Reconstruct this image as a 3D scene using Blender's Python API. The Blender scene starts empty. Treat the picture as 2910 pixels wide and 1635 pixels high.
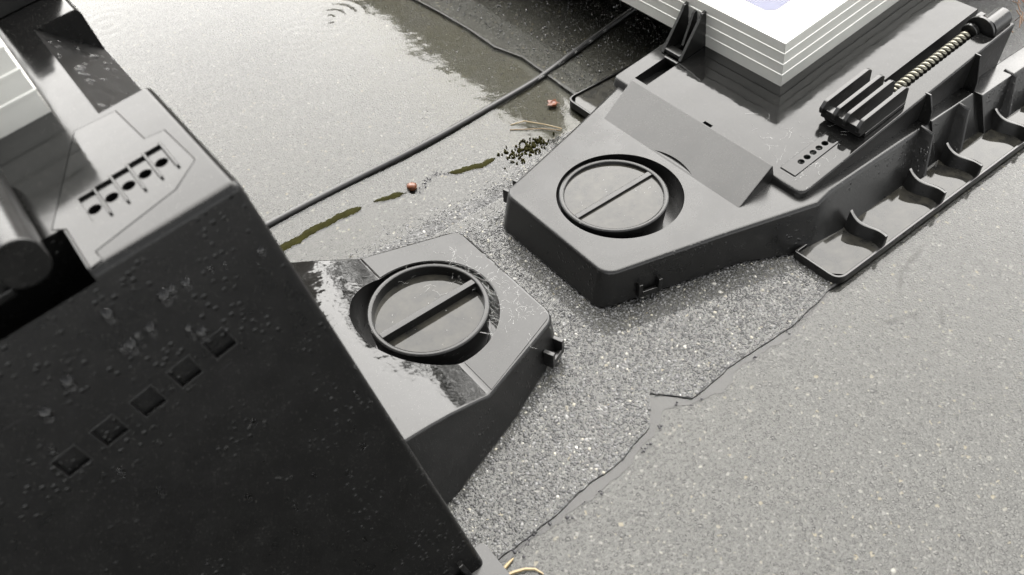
import bpy, bmesh, math, random
import numpy as np
from mathutils import Vector, Matrix
random.seed(7); rng = np.random.default_rng(7)
S = bpy.context.scene
COL = S.collection
rad = math.radians

# ---------------------------------------------------------------- camera, sky, sun, exposure
cd = bpy.data.cameras.new('camera'); cam = bpy.data.objects.new('camera', cd); COL.objects.link(cam)
_f = 2405.16
_X = np.array([4900., -2988.5, _f]); _X /= np.linalg.norm(_X)
_Y = np.array([-2655., -2417.5, _f]); _Y -= _X*np.dot(_X, _Y); _Y /= np.linalg.norm(_Y)
_Z = np.cross(_X, _Y)
_Z = -_Z if _Z[1] > 0 else _Z
R = Matrix(((_X[0], -_X[1], -_X[2]), (_Y[0], -_Y[1], -_Y[2]), (_Z[0], -_Z[1], -_Z[2])))
cam.matrix_world = Matrix.Translation((0, 0, 0.6)) @ R.to_4x4()
cd.sensor_width = 36; cd.lens = 29.755; cd.clip_start = 0.01; cd.clip_end = 400
cd.dof.use_dof = True; cd.dof.focus_distance = 0.80; cd.dof.aperture_fstop = 9.5
S.camera = cam

SUN_AZ, SUN_EL = rad(44), rad(48)          # azimuth clockwise from +Y
world = bpy.data.worlds.new('World'); S.world = world; world.use_nodes = True
nt = world.node_tree; nt.nodes.clear()
sky = nt.nodes.new('ShaderNodeTexSky'); sky.sky_type = 'NISHITA'; sky.sun_disc = False
sky.sun_elevation = SUN_EL; sky.sun_rotation = SUN_AZ
sky.air_density = 1.0; sky.dust_density = 0.3; sky.ozone_density = 1.0
hs = nt.nodes.new('ShaderNodeHueSaturation'); hs.inputs['Saturation'].default_value = 0.10
tint = nt.nodes.new('ShaderNodeMixRGB'); tint.blend_type = 'MULTIPLY'; tint.inputs[0].default_value = 1
tint.inputs[2].default_value = (1.0, 0.985, 0.962, 1)
bg = nt.nodes.new('ShaderNodeBackground'); bg.inputs[1].default_value = 0.05
wo = nt.nodes.new('ShaderNodeOutputWorld')
nt.links.new(sky.outputs[0], hs.inputs['Color']); nt.links.new(hs.outputs[0], tint.inputs[1])
nt.links.new(tint.outputs[0], bg.inputs[0]); nt.links.new(bg.outputs[0], wo.inputs[0])
sl = bpy.data.lights.new('sun', 'SUN'); sl.energy = 1.5; sl.angle = rad(90); sl.color = (1, .97, .92)
so = bpy.data.objects.new('sun', sl); COL.objects.link(so)
sd = Vector((math.sin(SUN_AZ)*math.cos(SUN_EL), math.cos(SUN_AZ)*math.cos(SUN_EL), math.sin(SUN_EL)))
so.rotation_euler = sd.to_track_quat('Z', 'Y').to_euler()
S.view_settings.view_transform = 'Standard'; S.view_settings.look = 'None'
S.view_settings.gamma = 1; S.view_settings.use_curve_mapping = False
S.view_settings.exposure = 3.18
S.render.engine = 'CYCLES'
S.cycles.max_bounces = 8; S.cycles.transparent_max_bounces = 12
S.cycles.caustics_reflective = False; S.cycles.caustics_refractive = False

# ---------------------------------------------------------------- materials
class NT:
    def __init__(s, name):
        s.m = bpy.data.materials.new(name); s.m.use_nodes = True; s.t = s.m.node_tree; s.t.nodes.clear()
        s.out = s.n('ShaderNodeOutputMaterial')
    def n(s, ty, **kw):
        o = s.t.nodes.new(ty)
        for k, v in kw.items(): setattr(o, k, v)
        return o
    def l(s, a, b): s.t.links.new(a, b)
    def geo(s): return s.n('ShaderNodeNewGeometry')
    def pos(s): return s.n('ShaderNodeTexCoord').outputs['Object']
    def noise(s, vec, scale, detail=3, rough=.5):
        o = s.n('ShaderNodeTexNoise'); o.inputs['Scale'].default_value = scale
        o.inputs['Detail'].default_value = detail; o.inputs['Roughness'].default_value = rough
        s.l(vec, o.inputs['Vector']); return o.outputs[0]
    def voro(s, vec, scale, feature='F1', rnd=1):
        o = s.n('ShaderNodeTexVoronoi', feature=feature); o.inputs['Scale'].default_value = scale
        o.inputs['Randomness'].default_value = rnd
        s.l(vec, o.inputs['Vector']); return o
    def ramp(s, fac, stops):
        o = s.n('ShaderNodeValToRGB'); e = o.color_ramp.elements
        while len(e) < len(stops): e.new(.5)
        for i, (p, c) in enumerate(stops):
            e[i].position = p; e[i].color = (c, c, c, 1) if isinstance(c, (int, float)) else (*c, 1)
        s.l(fac, o.inputs[0]); return o.outputs[0]
    def math(s, op, a, b=None, c=None):
        o = s.n('ShaderNodeMath', operation=op)
        for i, v in enumerate((a, b, c)):
            if v is None: continue
            if isinstance(v, (int, float)): o.inputs[i].default_value = v
            else: s.l(v, o.inputs[i])
        return o.outputs[0]
    def mix(s, fac, a, b, mode='MIX'):
        o = s.n('ShaderNodeMixRGB', blend_type=mode)
        for i, v in enumerate((fac, a, b)):
            if isinstance(v, (int, float)): o.inputs[i].default_value = v if i == 0 else (v, v, v, 1)
            elif isinstance(v, tuple): o.inputs[i].default_value = (*v, 1)
            else: s.l(v, o.inputs[i])
        return o.outputs[0]
    def bump(s, h, strength, dist, normal=None):
        o = s.n('ShaderNodeBump'); o.inputs['Strength'].default_value = 1 if not isinstance(strength, (int, float)) else strength
        if not isinstance(strength, (int, float)): s.l(strength, o.inputs['Strength'])
        o.inputs['Distance'].default_value = dist; s.l(h, o.inputs['Height'])
        if normal is not None: s.l(normal, o.inputs['Normal'])
        return o.outputs[0]
    def pbr(s, **kw):
        o = s.n('ShaderNodeBsdfPrincipled')
        for k, v in kw.items():
            i = o.inputs[k.replace('_', ' ')]
            if isinstance(v, (int, float)): i.default_value = v
            elif isinstance(v, tuple): i.default_value = (*v, 1) if i.type == 'RGBA' else v
            else: s.l(v, i)
        return o.outputs[0]
    def done(s, sh): s.l(sh, s.out.inputs[0]); return s.m

def mat_plastic(name, base=.004, top_rough=.10, side_rough=.30, wave=.0004, wave_scale=18, drops=.5, haze=.0, frost=0.0, ior=1.5):
    t = NT(name); p = t.pos(); g = t.geo()
    sep = t.n('ShaderNodeSeparateXYZ'); t.l(g.outputs['True Normal'], sep.inputs[0])
    up = t.ramp(t.math('ABSOLUTE', sep.outputs[2]), [(.80, 0.), (.92, 1.)])          # water lies as a film on upward faces
    n1 = t.noise(p, 60, 5, .6); n2 = t.noise(p, 900, 2)
    col = t.mix(t.ramp(n1, [(.3, 0.), (.75, 1.)]), (base*.85, base*.86, base*.84), (base*1.3, base*1.28, base*1.24))
    # pale dried residue and fine grit
    grit = t.ramp(t.noise(p, 1500, 1), [(.70, 0.), (.76, 1.)])
    col = t.mix(t.math('MULTIPLY', grit, .22), col, (.35, .34, .31))
    vr = t.math('ADD', t.math('ADD', t.math('MULTIPLY', n1, .22), t.math('MULTIPLY', t.noise(p, 9, 4, .6), .14)), side_rough - .17)
    tr = t.math('ADD', t.math('MULTIPLY', t.ramp(t.noise(p, 25, 4, .6), [(.35, 0.), (.65, 1.)]), haze), top_rough)
    r = t.n('ShaderNodeMix'); t.l(up, r.inputs[0]); t.l(vr, r.inputs[2]); t.l(tr, r.inputs[3])
    # droplets cling to the steep faces: small relief
    v = t.voro(p, 210); dr = t.ramp(v.outputs['Distance'], [(0., 1.), (.32, 0.)])
    msk = t.ramp(t.noise(p, 30, 3), [(.48, 0.), (.62, 1.)])
    side = t.math('SUBTRACT', 1., up)
    h = t.math('MULTIPLY', t.math('MULTIPLY', dr, msk), side)
    b1 = t.bump(h, drops, .0012)
    b1 = t.bump(n2, t.math('MULTIPLY', side, .16), .0006, b1)
    b2 = t.bump(t.noise(p, wave_scale, 3, .45), t.math('MULTIPLY', up, 1.), wave, b1)
    if frost: b2 = t.bump(t.noise(p, 1400, 2), t.math('MULTIPLY', up, frost), .0004, b2)
    return t.done(t.pbr(Base_Color=col, Roughness=r.outputs[0], IOR=ior, Normal=b2))

M = {}
M['plastic'] = mat_plastic('black_plastic', top_rough=.16, wave=.0002, haze=.06)
M['deck'] = mat_plastic('wet_deck_plastic', base=.006, top_rough=.045, wave=.0007, wave_scale=20, haze=.11, ior=1.40)
M['tower'] = mat_plastic('tower_plastic', base=.003, top_rough=.09, wave=.0005, side_rough=.30, drops=.5, haze=.10, ior=1.38)
M['toe'] = mat_plastic('toe_plastic', base=.006, top_rough=.22, wave=.0001, haze=.10, ior=1.44)
M['toe_wet'] = mat_plastic('flooded_toe_plastic', base=.005, top_rough=.05, wave=.00045, wave_scale=42, haze=.03, ior=1.46)
M['dark'] = mat_plastic('dark_inner_plastic', base=.004, top_rough=.35, side_rough=.4, drops=.2)

def mat_simple(name, col, rough, metal=0., bump=0, bs=800, var=.2):
    t = NT(name); p = t.pos(); n = t.noise(p, 120, 4, .6)
    c = t.mix(n, tuple(x*(1-var) for x in col), tuple(min(1, x*(1+var)) for x in col))
    kw = dict(Base_Color=c, Roughness=rough, Metallic=metal)
    if bump: kw['Normal'] = t.bump(t.noise(p, bs, 2), bump, .0005)
    return t.done(t.pbr(**kw))

def mat_alu():
    t = NT('anodised_aluminium'); p = t.pos()
    n = t.noise(p, 40, 5, .65)
    c = t.mix(n, (.68, .68, .64), (.78, .775, .725))
    r = t.math('ADD', t.math('MULTIPLY', n, .15), .34)
    return t.done(t.pbr(Base_Color=c, Roughness=r, Metallic=.5, Normal=t.bump(t.noise(p, 1200, 2), .05, .0003)))
M['alu'] = mat_alu()
M['brass'] = mat_simple('zinc_plated_steel', (.16, .153, .125), .30, .9, .2)
M['cable'] = mat_simple('cable_rubber', (.022, .022, .022), .38, 0, .1)
M['print'] = mat_simple('cable_print', (.55, .55, .53), .5)
M['backsheet'] = mat_simple('panel_backsheet', (.80, .80, .78), .4)
M['seed'] = mat_simple('wet_seed_husk', (.13, .045, .02), .22, 0, .8, 500, .5)
M['leaf'] = mat_simple('wet_leaf', (.11, .032, .010), .3, 0, .4, 500, .4)
M['straw'] = mat_simple('dry_straw', (.24, .18, .09), .4, 0, .3, 500, .3)
M['straw_dark'] = mat_simple('wet_straw', (.14, .09, .04), .3, 0, .3, 500, .4)
M['needle'] = mat_simple('pine_needle', (.20, .10, .045), .45, 0, .2, 500, .4)
M['moss'] = mat_simple('moss', (.018, .017, .0042), .9, 0, 1, 900, .6)
M['moss'].node_tree.nodes['Principled BSDF'].inputs['Specular IOR Level'].default_value = .06
M['silt'] = mat_simple('silt', (.016, .015, .012), .8)
M['thread'] = mat_simple('spider_silk', (.75, .75, .73), .4)
M['bitumen'] = mat_simple('bitumen', (.024, .023, .026), .55, 0, .5, 60)
M['granule_edge'] = mat_simple('torn_bitumen', (.03, .024, .012), .6, 0, .8, 700)
M['tree_bark'] = mat_simple('house_render', (.20, .17, .14), .8, 0, .3, 40)
M['foliage'] = mat_simple('foliage', (.035, .045, .020), .6, 0, 0, 800, .4)
M['roof_tile'] = mat_simple('roof_tile', (.12, .06, .045), .7, 0, .3, 20)
M['glass_dark'] = mat_simple('window_pane', (.02, .025, .03), .05)

def mat_water(name, waves=True):
    t = NT(name); p = t.pos()
    tr = t.n('ShaderNodeBsdfTransparent'); tr.inputs[0].default_value = (.93, .93, .90, 1)
    gl = t.n('ShaderNodeBsdfGlossy'); gl.inputs['Roughness'].default_value = 0.045
    fr = t.n('ShaderNodeFresnel'); fr.inputs[0].default_value = 1.36
    if waves:
        h = t.noise(p, 9, 3, .5); nb = t.bump(h, 1., .0007)
        nb = t.bump(t.noise(p, 75, 2, .5), 1., .00009, nb)
        # expanding rings where rain drops hit
        for (x, y, amp, k) in ((.19, 1.223, .00008, 330), (.434, 1.017, .00010, 420), (.379, 1.006, .00008, 420), (.409, .742, .00012, 600), (.374, .6585, .0001, 600)):
            d = t.n('ShaderNodeVectorMath', operation='DISTANCE'); t.l(p, d.inputs[0]); d.inputs[1].default_value = (x, y, 0)
            w = t.math('SINE', t.math('MULTIPLY', d.outputs['Value'], k))
            a = t.ramp(d.outputs['Value'], [(0., 1.), (.062 if k < 500 else .022, 0.)])
            nb = t.bump(t.math('MULTIPLY', w, a), 1., amp, nb)
        t.l(nb, gl.inputs['Normal']); t.l(nb, fr.inputs['Normal'])
    mx = t.n('ShaderNodeMixShader'); t.l(fr.outputs[0], mx.inputs[0]); t.l(tr.outputs[0], mx.inputs[1]); t.l(gl.outputs[0], mx.inputs[2])
    return t.done(mx.outputs[0])
M['water'] = mat_water('rain_water')
def mat_pool():
    t = NT('standing_rain_water'); p = t.pos(); n = t.noise(p, 70, 5, .65)
    c = t.mix(t.ramp(n, [(.35, 0.), (.75, 1.)]), (.010, .010, .0095), (.034, .032, .026))
    return t.done(t.pbr(Base_Color=c, Roughness=t.math('ADD', t.math('MULTIPLY', n, .06), .02), IOR=1.37, Normal=t.bump(t.noise(p, 30, 2), 1., .00012)))
M['still_water'] = mat_pool()

def mat_drop():
    t = NT('droplet_water')
    g = t.n('ShaderNodeBsdfGlass'); g.inputs['IOR'].default_value = 1.33; g.inputs['Roughness'].default_value = 0.0
    return t.done(g.outputs[0])
M['drop'] = mat_drop()

def mat_panel_glass():
    t = NT('panel_glass')
    tr = t.n('ShaderNodeBsdfTransparent'); gl = t.n('ShaderNodeBsdfGlossy'); gl.inputs['Roughness'].default_value = .06
    fr = t.n('ShaderNodeFresnel'); fr.inputs[0].default_value = 1.45
    mx = t.n('ShaderNodeMixShader'); t.l(fr.outputs[0], mx.inputs[0]); t.l(tr.outputs[0], mx.inputs[1]); t.l(gl.outputs[0], mx.inputs[2])
    return t.done(mx.outputs[0])
M['glass'] = mat_panel_glass()
def mat_cell():
    t = NT('solar_cell'); p = t.pos(); sx = t.n('ShaderNodeSeparateXYZ'); t.l(p, sx.inputs[0])
    w = t.math('SINE', t.math('MULTIPLY', sx.outputs[1], 6.283/.0028))
    f = t.ramp(w, [(.80, 0.), (.95, 1.)])
    c = t.mix(f, (.020, .032, .16), (.35, .37, .45))
    return t.done(t.pbr(Base_Color=c, Roughness=.3))
M['cell'] = mat_cell()

def mat_granule(name, k):
    t = NT(name)
    a = t.n('ShaderNodeAttribute', attribute_name='tone')
    c = t.ramp(a.outputs['Fac'], [(0., .038*k), (.50, .052*k), (.76, .075*k), (.91, .115*k), (.970, (.18*k, .179*k, .174*k)), (.995, (.25*k, .235*k, .19*k)), (1., (.36*k, .355*k, .34*k))])
    st = t.noise(t.pos(), 14, 5, .65); c = t.mix(1., c, t.ramp(st, [(.30, .72), (.70, 1.15)]), 'MULTIPLY')
    r = t.n('ShaderNodeMath', operation='MULTIPLY_ADD'); t.l(a.outputs['Fac'], r.inputs[0]); r.inputs[1].default_value = .12; r.inputs[2].default_value = .09
    return t.done(t.pbr(Base_Color=c, Roughness=r.outputs[0], IOR=1.5))
M['granule'] = mat_granule('mineral_granule', 1.15); M['granule_deep'] = mat_granule('drowned_granule', .78)

def mat_felt(name, olive=0., bright=1.):
    t = NT(name); p = t.pos()
    v = t.voro(p, 360); v2 = t.voro(p, 360, 'DISTANCE_TO_EDGE')
    sr = t.n('ShaderNodeSeparateColor'); t.l(v.outputs['Color'], sr.inputs[0])
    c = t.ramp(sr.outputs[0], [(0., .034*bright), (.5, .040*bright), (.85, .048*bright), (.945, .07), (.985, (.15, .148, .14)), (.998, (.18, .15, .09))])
    c = t.mix(t.math('MULTIPLY', t.ramp(v2.outputs['Distance'], [(0., 1.), (.10, 0.)]), .35), c, (.005, .005, .005))
    n = t.noise(p, 6, 5, .6)
    c = t.mix(t.ramp(n, [(.35, 0.), (.7, .45)]), c, (.034, .034, .031))
    if olive:
        n2 = t.noise(p, 11, 5, .65)
        sx = t.n('ShaderNodeSeparateXYZ'); t.l(p, sx.inputs[0])
        near = t.ramp(t.math('ADD', sx.outputs[0], t.math('MULTIPLY', n2, .16)), [(.44, 0.), (.56, 1.)])
        c = t.mix(t.math('MULTIPLY', t.math('MULTIPLY', t.ramp(n2, [(.30, .35), (.55, 1.)]), near), olive), c, (.024, .022, .007))
    h = t.ramp(v2.outputs['Distance'], [(0., 0.), (.25, 1.)])
    h2 = t.mix(.45, h, sr.outputs[1])
    b = t.bump(h2, .45, .0010)
    return t.done(t.pbr(Base_Color=c, Roughness=.34, IOR=1.45, Normal=b))
M['felt'] = mat_felt('mineral_felt')
M['felt_dim'] = mat_felt('dimmed_felt', .25, .30)  # algae tint, plus overhang shade and dark reflection put into the colour
M['felt_algae'] = mat_felt('mineral_felt_algae', .8)

# ---------------------------------------------------------------- mesh helpers
BASE = {}
def link(o, parent=None):
    COL.objects.link(o)
    if parent is not None: o.parent = parent
    return o
def thing(name, label, cat, loc=(0, 0, 0), group=None):
    o = bpy.data.objects.new(name, None); o.location = loc; o.empty_display_size = .02
    COL.objects.link(o); o['label'] = label; o['category'] = cat
    if group: o['group'] = group
    BASE[o] = Vector(loc); return o
def tag(o, label, cat, group=None):
    o['label'] = label; o['category'] = cat
    if group: o['group'] = group
    return o
def bm_new(): return bmesh.new()
def to_obj(name, bm, m, parent=None, smooth=35):
    """bm in world coordinates; becomes ONE mesh object, local to its thing."""
    me = bpy.data.meshes.new(name)
    off = Vector((0, 0, 0))
    if parent is not None: off = BASE.get(parent, Vector((0, 0, 0)))
    bmesh.ops.translate(bm, verts=bm.verts, vec=-off)
    bmesh.ops.recalc_face_normals(bm, faces=bm.faces)
    if len(bm.faces) == 1:                                          # a lone water or glass face looks up
        bm.normal_update()
        f0 = bm.faces[:][0]
        if f0.normal.z < 0: bmesh.ops.reverse_faces(bm, faces=[f0])
    bm.to_mesh(me); bm.free()
    me.materials.append(m)
    if smooth:
        me.polygons.foreach_set('use_smooth', [True]*len(me.polygons))
        me.set_sharp_from_angle(angle=rad(smooth))
    o = bpy.data.objects.new(name, me); link(o, parent); BASE[o] = off
    if smooth and smooth < 45:
        w = o.modifiers.new('weighted_normal', 'WEIGHTED_NORMAL'); w.keep_sharp = True; w.weight = 90
    return o
def rebase(o):
    """top-level mesh: move its origin to the middle of its footprint."""
    me = o.data; n = len(me.vertices); a = np.empty(n*3, np.float32); me.vertices.foreach_get('co', a); a = a.reshape(-1, 3)
    c = np.array([(a[:, 0].min()+a[:, 0].max())/2, (a[:, 1].min()+a[:, 1].max())/2, a[:, 2].min()])
    me.vertices.foreach_set('co', (a-c).ravel().astype(np.float32)); o.location = Vector(c) + o.location; me.update(); return o
def loft(bm, loops, cap=True, close=False):
    L = [[bm.verts.new(p) for p in lp] for lp in loops]; n = len(L[0])
    for a, b in zip(L[:-1], L[1:]):
        for i in range(n): bm.faces.new((a[i], a[(i+1) % n], b[(i+1) % n], b[i]))
    if cap: bm.faces.new(L[0][::-1]); bm.faces.new(L[-1])
    return L
def box(bm, lo, hi):
    x0, y0, z0 = lo; x1, y1, z1 = hi
    loft(bm, [[(x0, y0, z0), (x1, y0, z0), (x1, y1, z0), (x0, y1, z0)], [(x0, y0, z1), (x1, y0, z1), (x1, y1, z1), (x0, y1, z1)]])
def fillet(poly, r, n=4):
    """round the corners of a 2-D polygon; r a number or one per corner"""
    out = []; N = len(poly)
    for i, p in enumerate(poly):
        ri = r[i] if isinstance(r, (list, tuple)) else r
        a = Vector(poly[i-1]); b = Vector(p); c = Vector(poly[(i+1) % N])
        u = (a-b); v = (c-b); lu, lv = u.length, v.length; u.normalize(); v.normalize()
        ang = u.angle(v)
        if ri < 1e-6 or abs(ang-math.pi) < .02: out.append(tuple(b)); continue
        d = min(ri/math.tan(ang/2), lu*.45, lv*.45)
        p0 = b+u*d; p1 = b+v*d
        for k in range(n+1):
            s = k/n; out.append(tuple(p0*(1-s)**2 + b*2*s*(1-s) + p1*s*s))
    return out
def cyl(bm, c, r0, r1, z0, z1, n=48):
    loft(bm, [[(c[0]+r*math.cos(2*math.pi*i/n), c[1]+r*math.sin(2*math.pi*i/n), z) for i in range(n)] for r, z in ((r0, z0), (r1, z1))])
def lathe(bm, c, prof, n=72, closed=True):
    """ring-shaped profile (r,z) turned about vertical axis"""
    rings = [[bm.verts.new((c[0]+r*math.cos(2*math.pi*i/n), c[1]+r*math.sin(2*math.pi*i/n), z)) for r, z in prof] for i in range(n)]
    m = len(prof)
    for i in range(n):
        a, b = rings[i], rings[(i+1) % n]
        for k in range(m if closed else m-1):
            bm.faces.new((a[k], b[k], b[(k+1) % m], a[(k+1) % m]))
def tube(bm, pts, r, n=8, cap=True):
    pts = [Vector(p) for p in pts]; loops = []; up = Vector((0, 0, 1))
    for i, p in enumerate(pts):
        d = (pts[min(i+1, len(pts)-1)]-pts[max(i-1, 0)]).normalized()
        a = d.cross(up); a = a.normalized() if a.length > 1e-4 else Vector((1, 0, 0)); b = d.cross(a)
        ri = r[i] if isinstance(r, (list, tuple)) else r
        loops.append([p + a*ri*math.cos(2*math.pi*k/n) + b*ri*math.sin(2*math.pi*k/n) for k in range(n)])
    loft(bm, loops, cap)
def bevel(bm, w, seg=2, ang=28, sel=None):
    bm.normal_update()
    es = [e for e in bm.edges if len(e.link_faces) == 2 and e.calc_face_angle(0) > rad(ang) and (sel is None or sel(e))]
    bmesh.ops.bevel(bm, geom=es, offset=w, offset_type='OFFSET', segments=seg, profile=.5, affect='EDGES', clamp_overlap=True)
def carve(bm, cutters, op='DIFFERENCE'):
    """boolean the bmesh with cutter bmeshes; returns a new bmesh (no helper objects stay behind)"""
    bmesh.ops.recalc_face_normals(bm, faces=bm.faces)
    me = bpy.data.meshes.new('t'); bm.to_mesh(me); bm.free(); o = bpy.data.objects.new('t', me); COL.objects.link(o)
    tmp = []
    for c in cutters:
        bmesh.ops.recalc_face_normals(c, faces=c.faces)
        cm = bpy.data.meshes.new('c'); c.to_mesh(cm); c.free(); co = bpy.data.objects.new('c', cm); COL.objects.link(co)
        md = o.modifiers.new('b', 'BOOLEAN'); md.operation = op; md.object = co; md.solver = 'EXACT'; tmp.append((co, cm))
    dg = bpy.context.evaluated_depsgraph_get(); ev = o.evaluated_get(dg)
    r = bmesh.new(); r.from_mesh(ev.to_mesh()); ev.to_mesh_clear()
    bpy.data.objects.remove(o); bpy.data.meshes.remove(me)
    for co, cm in tmp: bpy.data.objects.remove(co); bpy.data.meshes.remove(cm)
    return r
def interp(path, x):
    return float(np.interp(x, [p[0] for p in path], [p[1] for p in path]))

TAN = .131; TAU = math.atan(TAN); CT, ST = math.cos(TAU), math.sin(TAU)
def deckmap(o, sx=1):
    """(u, y, h) on a deck tilted about Y -> world"""
    def f(u, y, h=0.): return (o[0] + sx*u*CT - ST*h, o[1] + y, o[2] + sx*u*ST + CT*h)
    return f
DR = deckmap((.57, 0, .057))
DL = deckmap((0, 0, .3401))
def mapped(bm, f):
    for v in bm.verts: v.co = f(*v.co)
    return bm

# ---------------------------------------------------------------- the roof: felt sheets, seams, water
def struct(name, bm, m, smooth=0):
    o = to_obj(name, bm, m, None, smooth); o['kind'] = 'structure'; return o
bm = bm_new(); box(bm, (-12, -12, -.30), (16, 22, -.004)); struct('flat_roof', bm, M['felt'])
bm = bm_new(); box(bm, (-.9, -1.2, -.0035), (3.2, .45, 0)); struct('roofing_felt', bm, M['felt'])
bm = bm_new(); box(bm, (-2.0, .46, -.0035), (.62, 5.0, -.0006)); struct('roofing_felt', bm, M['felt_algae'])
LOW = [(-.9, .243), (.05, .243), (.1236, .2429), (.1587, .2423), (.1941, .2426), (.2120, .2452), (.2306, .2470), (.2480, .2455), (.2637, .2461), (.2800, .2500), (.2913, .2521), (.3035, .2544), (.3275, .2786), (.3381, .2670), (.3512, .2518), (.3700, .2520), (.3984, .2547), (.4317, .2525), (.4736, .2497), (.5138, .2531), (.5316, .2559), (.60, .258), (1.2, .262), (3.2, .262)]
UPP = [(-.9, .66), (.1, .652), (.1698, .6513), (.2078, .6551), (.2398, .6545), (.2550, .6523), (.2810, .6480), (.3074, .6420), (.3204, .6293), (.3322, .6365), (.3537, .6446), (.3729, .6306), (.4035, .6221), (.4378, .6200), (.4752, .6061), (.58, .60), (1.2, .60), (3.2, .60)]
ZB = .004
def zB(y, x=0): return ZB - (ZB-.0004)*np.clip((y-.54)/.10, 0, 1)
# densify the cut edge a little so it reads as torn
def ragged(path, step, amp):
    out = []
    for (x0, y0), (x1, y1) in zip(path[:-1], path[1:]):
        n = max(1, int((x1-x0)/step)) if 0 < x0 < 1 else 1
        for k in range(n):
            t = k/n; out.append((x0+(x1-x0)*t, y0+(y1-y0)*t + (random.uniform(-amp, amp) if 0 < x0 < 1 and k else 0)))
    return out + [path[-1]]
LOWR = ragged(LOW, .006, .0008); UPPR = ragged(UPP, .008, .0012)
bm = bm_new()
vs = [bm.verts.new((x, y, ZB)) for x, y in LOWR]; vb = [bm.verts.new((x, y-.0004, -.001)) for x, y in LOWR]
far = [bm.verts.new((x, .54, ZB)) for x, y in (UPPR[::-1])]
bm.faces.new(vs + far)
for i in range(len(vs)-1): bm.faces.new((vb[i], vb[i+1], vs[i+1], vs[i]))
ve = [bm.verts.new((x, y, .0010)) for x, y in UPPR[::-1]]; vd = [bm.verts.new((x, y+.0005, -.002)) for x, y in UPPR[::-1]]
for i in range(len(far)-1):
    bm.faces.new((far[i+1], far[i], ve[i], ve[i+1])); bm.faces.new((ve[i+1], ve[i], vd[i], vd[i+1]))
struct('roofing_felt', bm, M['felt'])
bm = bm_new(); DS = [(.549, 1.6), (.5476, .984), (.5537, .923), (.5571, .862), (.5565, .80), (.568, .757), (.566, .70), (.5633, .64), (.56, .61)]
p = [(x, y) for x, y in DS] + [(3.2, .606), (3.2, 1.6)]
loft(bm, [[(x, y, .0002) for x, y in p], [(x, y, .0042) for x, y in p]]); struct('roofing_felt', bm, M['felt_dim'])
# bitumen bleeding out along the lower seam, smooth under the water
OUT = [(-.4, .236), (.10, .236), (.148, .2386), (.189, .2363), (.2255, .232), (.2515, .2329), (.275, .238), (.3001, .2450), (.3289, .2485), (.3471, .2478), (.3600, .2430), (.3765, .2348), (.394, .2400), (.410, .2480), (.4466, .2428), (.4704, .2404), (.478, .2480), (.52, .2530), (.5316, .2550)]
bm = bm_new(); xs = np.linspace(.0, .531, 150); lo = []; hi = []
for x in xs:
    b = interp(LOW, x)-.0002; a = min(b-.0008, b-.62*(b-interp(OUT, x)) + .0010*math.sin(x*160)+.0007*math.sin(x*410+1))
    lo.append(bm.verts.new((x, a, .0010))); hi.append(bm.verts.new((x, b, .0020)))
for i in range(len(xs)-1): bm.faces.new((lo[i], lo[i+1], hi[i+1], hi[i]))
struct('seam_bitumen', bm, M['bitumen'])
# rain water lying on the lower sheets
def sheet(name, pts, z, m):
    b = bm_new(); b.faces.new([b.verts.new((x, y, z)) for x, y in pts]); return struct(name, b, m)
sheet('rain_water', [(-.9, -1.2), (3.2, -1.2)] + [(x, y+.004) for x, y in LOW[::-1]], .0027, M['water'])
sheet('rain_water', [(-2.0, .53), (.60, .53), (.60, 5.0), (-2.0, 5.0)], .0029, M['water'])

sheet('rain_water', [(.5695, .612), (3.0, .612), (3.0, 1.58), (.5560, 1.58), (.5505, .985), (.5570, .92), (.5605, .862), (.5600, .80), (.5715, .757), (.5695, .70)], .0056, M['water'])

sheet('water_film', [(x, y+.0012) for x, y in LOW if 0 <= x <= .9] + [(.9, .56), (.0, .56)], .00420, M['water'])
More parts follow.
